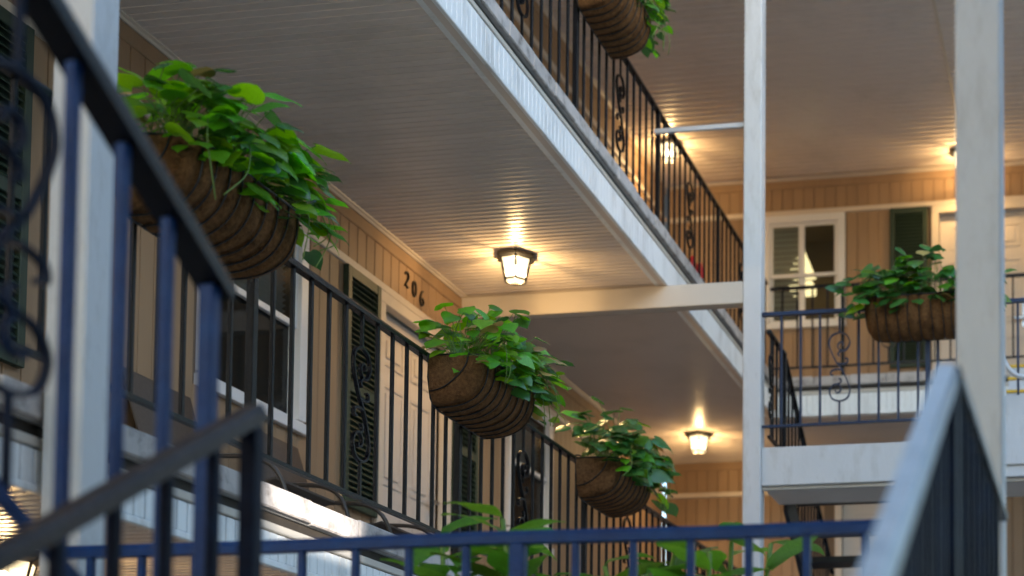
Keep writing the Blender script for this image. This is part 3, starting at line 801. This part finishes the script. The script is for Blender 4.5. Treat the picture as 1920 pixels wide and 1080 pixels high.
def _plant(loc, rz, seed, label, n, sky_bias, bright=.6, size=(.062, .105), tall=1.0, trail=1):
    rs = random.Random(seed)
    o = thing('pothos_plant', loc, label, 'plant', 'trailing pothos plants in the wire baskets', rz)
    st = MB()
    for i in range(n):
        r = rs.random()
        s0 = rs.uniform(-.31, .31); v0 = rs.uniform(.03, .2)
        if r < .50:      # dome of leaves over the soil
            s = s0 * 1.22 + rs.uniform(-.06, .09); v = rs.uniform(-.06, .34)
            env = max(.15, 1 - (s / .52) ** 2) * max(.2, 1 - ((v - .13) / .34) ** 2)
            wz = rs.uniform(.05, .30) * tall * env ** .6 + rs.uniform(-.02, .05)
        elif r < .885:     # spilling over the front rim
            s = s0 * 1.25 + rs.uniform(-.04, .07); v = rs.uniform(.19, .33); wz = rs.uniform(-.06, .16)
        else:            # trailing at the end
            e = trail if rs.random() < .8 else -trail
            s = e * rs.uniform(.30, .56); v = rs.uniform(.0, .30); wz = rs.uniform(-.09, .13); s0 = e * rs.uniform(.22, .33)
        p = Vector((s, v, wz)); b0 = Vector((s0, v0, -.03))
        out = Vector((s - s0 * .3 + rs.uniform(-.12, .12), v - .10 + rs.uniform(-.10, .10), 0))
        if out.length < .02: out = Vector((rs.uniform(-1, 1), rs.uniform(0, 1), 0))
        out.normalize()
        d = out + Vector((0, 0, rs.uniform(-.75, .25))); nrm = Vector((0, 0, 1)) * rs.uniform(.5, 1) + out * rs.uniform(.1, .7) + Vector((rs.uniform(-.45, .45), rs.uniform(-.45, .45), 0)) + Vector(sky_bias)
        k = rs.uniform(*size) * (1.0 if rs.random() > .2 else .7)
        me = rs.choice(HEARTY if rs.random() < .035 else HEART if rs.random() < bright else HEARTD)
        put('leaf', me, o, p, orient(d, nrm), k, local=True)
        if r > .62: continue
        midp = (b0 + p) / 2 + Vector((0, 0, .02 + .05 * rs.random()))
        st.tube(smooth_path([b0, midp, p], 3), .0021, 3)
    for k in range(6):   # bare looping vines
        e = trail if rs.random() < .7 else -trail; s = e * rs.uniform(.1, .34)
        P = [(s, .18, -.02), (s + e * .05, .27 + rs.uniform(0, .05), .06), (s + e * rs.uniform(.05, .12), .33, -.05), (s + e * rs.uniform(.0, .16), .31, rs.uniform(-.2, -.08))]
        st.tube(smooth_path(P, 5), .0022, 4)
    tag(part('stems', st, 'stem', o, local=True), kind='stuff')
    return o
def basket(loc, rz, label):
    o = thing('wire_basket', loc, label, 'planter', 'coco-lined wire baskets hooked on the railings', rz)
    put('liner', BM['liner'], o, local=True); tag(put('fibres', BM['fibres'], o, local=True), kind='stuff'); put('soil', BM['soil'], o, local=True)
    for me in BM['ribs']: put('wire_rib', me, o, local=True)
    put('rim', BM['rim'], o, local=True); put('back_wire', BM['back'], o, local=True)
    for s in (-.24, .24): put('hook', BM['hook'], o, (s, 0, 0), local=True)
    return o
# local frame of a basket: +x along the railing, +y outward. Left wing: along +Y with +X outward needs a mirror turn
LEFT = R(-90)      # local x -> -Y, local y -> +X
TOP2 = S2 + .925; TOP3 = S3 + .92
spots = [
    ((RAILX + .03, 4.53, TOP2 - .025), LEFT, 'large coco-lined basket nearest the left post, partly behind the dark handrail', 'bright sprawling pothos in the nearest basket at the upper left', 290, .8, 1.0, (.066, .118)),
    ((RAILX + .03, 6.745, TOP2 - .025), LEFT, 'coco-lined wire basket in sharp focus at the middle of the picture', 'full glossy pothos in the middle basket below the house number', 290, .72, 1.05, (.06, .105)),
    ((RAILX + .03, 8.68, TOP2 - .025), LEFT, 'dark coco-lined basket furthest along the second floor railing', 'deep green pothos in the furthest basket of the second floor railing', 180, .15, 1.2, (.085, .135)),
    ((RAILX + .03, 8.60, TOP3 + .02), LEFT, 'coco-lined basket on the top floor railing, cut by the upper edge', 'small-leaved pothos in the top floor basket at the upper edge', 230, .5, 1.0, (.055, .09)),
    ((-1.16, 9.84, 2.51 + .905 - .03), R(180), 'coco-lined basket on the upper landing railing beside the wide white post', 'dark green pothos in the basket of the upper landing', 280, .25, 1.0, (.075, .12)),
]
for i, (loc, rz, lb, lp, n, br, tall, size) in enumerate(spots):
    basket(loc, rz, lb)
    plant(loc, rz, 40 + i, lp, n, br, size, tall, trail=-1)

# lance-leaved shrubs standing in the courtyard behind the landing
def shrub(x, y, label, seed, top, n=64, spread=.50):
    rs = random.Random(seed); o = thing('lance_leaf_shrub', (x, y, GZ), label, 'shrub', 'lance-leaved shrubs behind the blue railing')
    st = MB(); H = top - GZ
    for k in range(9):
        a = rs.uniform(0, 6.28); q = spread * rs.uniform(.1, .8); tip = Vector((q * math.cos(a), q * math.sin(a) * .45, H - rs.uniform(.03, .30)))
        base = Vector((.06 * math.cos(a), .06 * math.sin(a), 0)); st.tube(smooth_path([base, base + Vector((0, 0, H * .5)), tip], 5), .008, 5, up=(0, 1, 0))
        for i in range(n // 7 + 4):
            t = 1 - .022 * i * rs.uniform(.7, 1.2); p = base.lerp(tip, t) if t > .5 else base.lerp(tip, .5)
            a2 = i * 2.4 + k; d = Vector((math.cos(a2), math.sin(a2), rs.uniform(.1, 1.1) if i < 4 else rs.uniform(-.3, .6)))
            nrm = Vector((-.3 * math.cos(a2), -.3 * math.sin(a2), 1))
            put('leaf', rs.choice(LANCE), o, p, orient(d, nrm), (rs.uniform(.24, .34), rs.uniform(.15, .25), .24), local=True)
    tag(part('stems', st, 'stem', o, local=True), kind='stuff')
shrub(-1.97, 4.5, 'bright lance-leaved shrub left of centre at the bottom edge', 71, .96)
shrub(-1.62, 4.45, 'tall lance-leaved shrub at the bottom centre, thickest of the row', 72, .98)
shrub(-1.18, 4.5, 'sparse lance-leaved shrub at the bottom, before the slim post', 73, .93, 50)

# ------------------------------------------------------------------ patio chairs on the gallery
def patio_chair(y, label):
    o = thing('patio_chair', (-3.92, y, S2), label, 'chair', 'low sling chairs outside the rooms')
    for s in (-1, 1):
        mb = MB(); mb.tube(smooth_path([(.42, s * .27, 0), (.40, s * .28, .26), (.30, s * .29, .40), (.05, s * .29, .43), (-.25, s * .28, .43), (-.33, s * .27, .34), (-.30, s * .27, 0)], 5), .011, 6, up=(0, 1, 0)); part('arm_frame', mb, 'chair', o, local=True)
    for nm, P in (('seat', [(.34, .33), (.1, .27), (-.18, .25)]), ('backrest', [(-.19, .25), (-.32, .55), (-.42, .86)])):
        mb = MB(); Q = smooth_path([(x, 0, z) for x, z in P], 5)
        mb.sweep(Q, [(-.26, -.006), (.26, -.006), (.26, .006), (-.26, .006)], up=(0, 0, 1) if nm == 'seat' else (1, 0, 0)); part(nm, mb, 'sling', o, local=True)
    for x in (.36, -.30):
        mb = MB(); mb.tube([(x, -.27, .17), (x, .27, .17)], .009, 6); part('stretcher', mb, 'chair', o, local=True)
patio_chair(6.45, 'low sling chair behind the scrollwork left of the green shutter')
patio_chair(7.45, 'low sling chair in front of the door of room 206')

# pendant lamp inside the upstairs window
pl = thing('pendant_lamp', (-3.05, 15.3, 6.22), 'yellow lit stepped pendant shade glowing behind the upstairs window', 'lamp')
mb = MB()
for k, (r0, r1, za, zb) in enumerate(((.03, .07, -.30, -.38), (.08, .12, -.39, -.47), (.13, .17, -.48, -.56), (.17, .165, -.66, -.74))):
    mb = MB()
    A = [(r0 * math.cos(i * math.pi / 2 + .785), r0 * math.sin(i * math.pi / 2 + .785), za) for i in range(4)]; B = [(r1 * math.cos(i * math.pi / 2 + .785), r1 * math.sin(i * math.pi / 2 + .785), zb) for i in range(4)]
    mb.v = A + B
    for i in range(4): mb.f.append((i, (i + 1) % 4, 4 + (i + 1) % 4, 4 + i)); mb.sm.append(False)
    part('shade_tier', mb, 'shade', pl, local=True)
mb = MB(); mb.tube([(0, 0, 0), (0, 0, -.3)], .006, 6, up=(0, 1, 0)); part('cord', mb, 'black', pl, local=True)
ld = bpy.data.lights.new('pendant_light', 'POINT'); ld.energy = .9; ld.color = (1, .66, .3); ld.shadow_soft_size = .05
lo = bpy.data.objects.new('pendant_light', ld); col.objects.link(lo); lo.parent = pl; lo.location = (0, 0, -.62)

# two red-capped white bottles on the top floor
for k, (x, y) in enumerate(((-3.35, 12.15), (-3.33, 12.30))):
    o = thing('spray_bottle', (x, y, S3), ('left' if k == 0 else 'right') + ' one of two red-topped white bottles behind the top floor railing', 'bottle', 'red-topped white bottles')
    def rev(P, m, nm):
        mb = MB(); mb.grid([[(r * math.cos(q * math.pi / 5), r * math.sin(q * math.pi / 5), z) for q in range(11)] for r, z in P]); part(nm, mb, m, o, local=True)
    rev([(.0, .0), (.042, .0), (.045, .02), (.045, .50), (.03, .58), (.016, .60)], 'white', 'bottle_body'); rev([(.034, .58), (.034, .66), (.02, .72), (0, .73)], 'red', 'cap')
# curved grey hose beside the wide post
ho = thing('hose', (-.55, 9.5, 2.6), 'pale curved hose hanging right of the wide white post', 'hose')
mb = MB(); mb.tube(smooth_path([(-.66, 9.70, 3.12), (-.64, 9.70, 2.98), (-.56, 9.70, 2.87), (-.44, 9.70, 2.84)], 6), .016, 8); part('tube', mb, 'rod', ho)
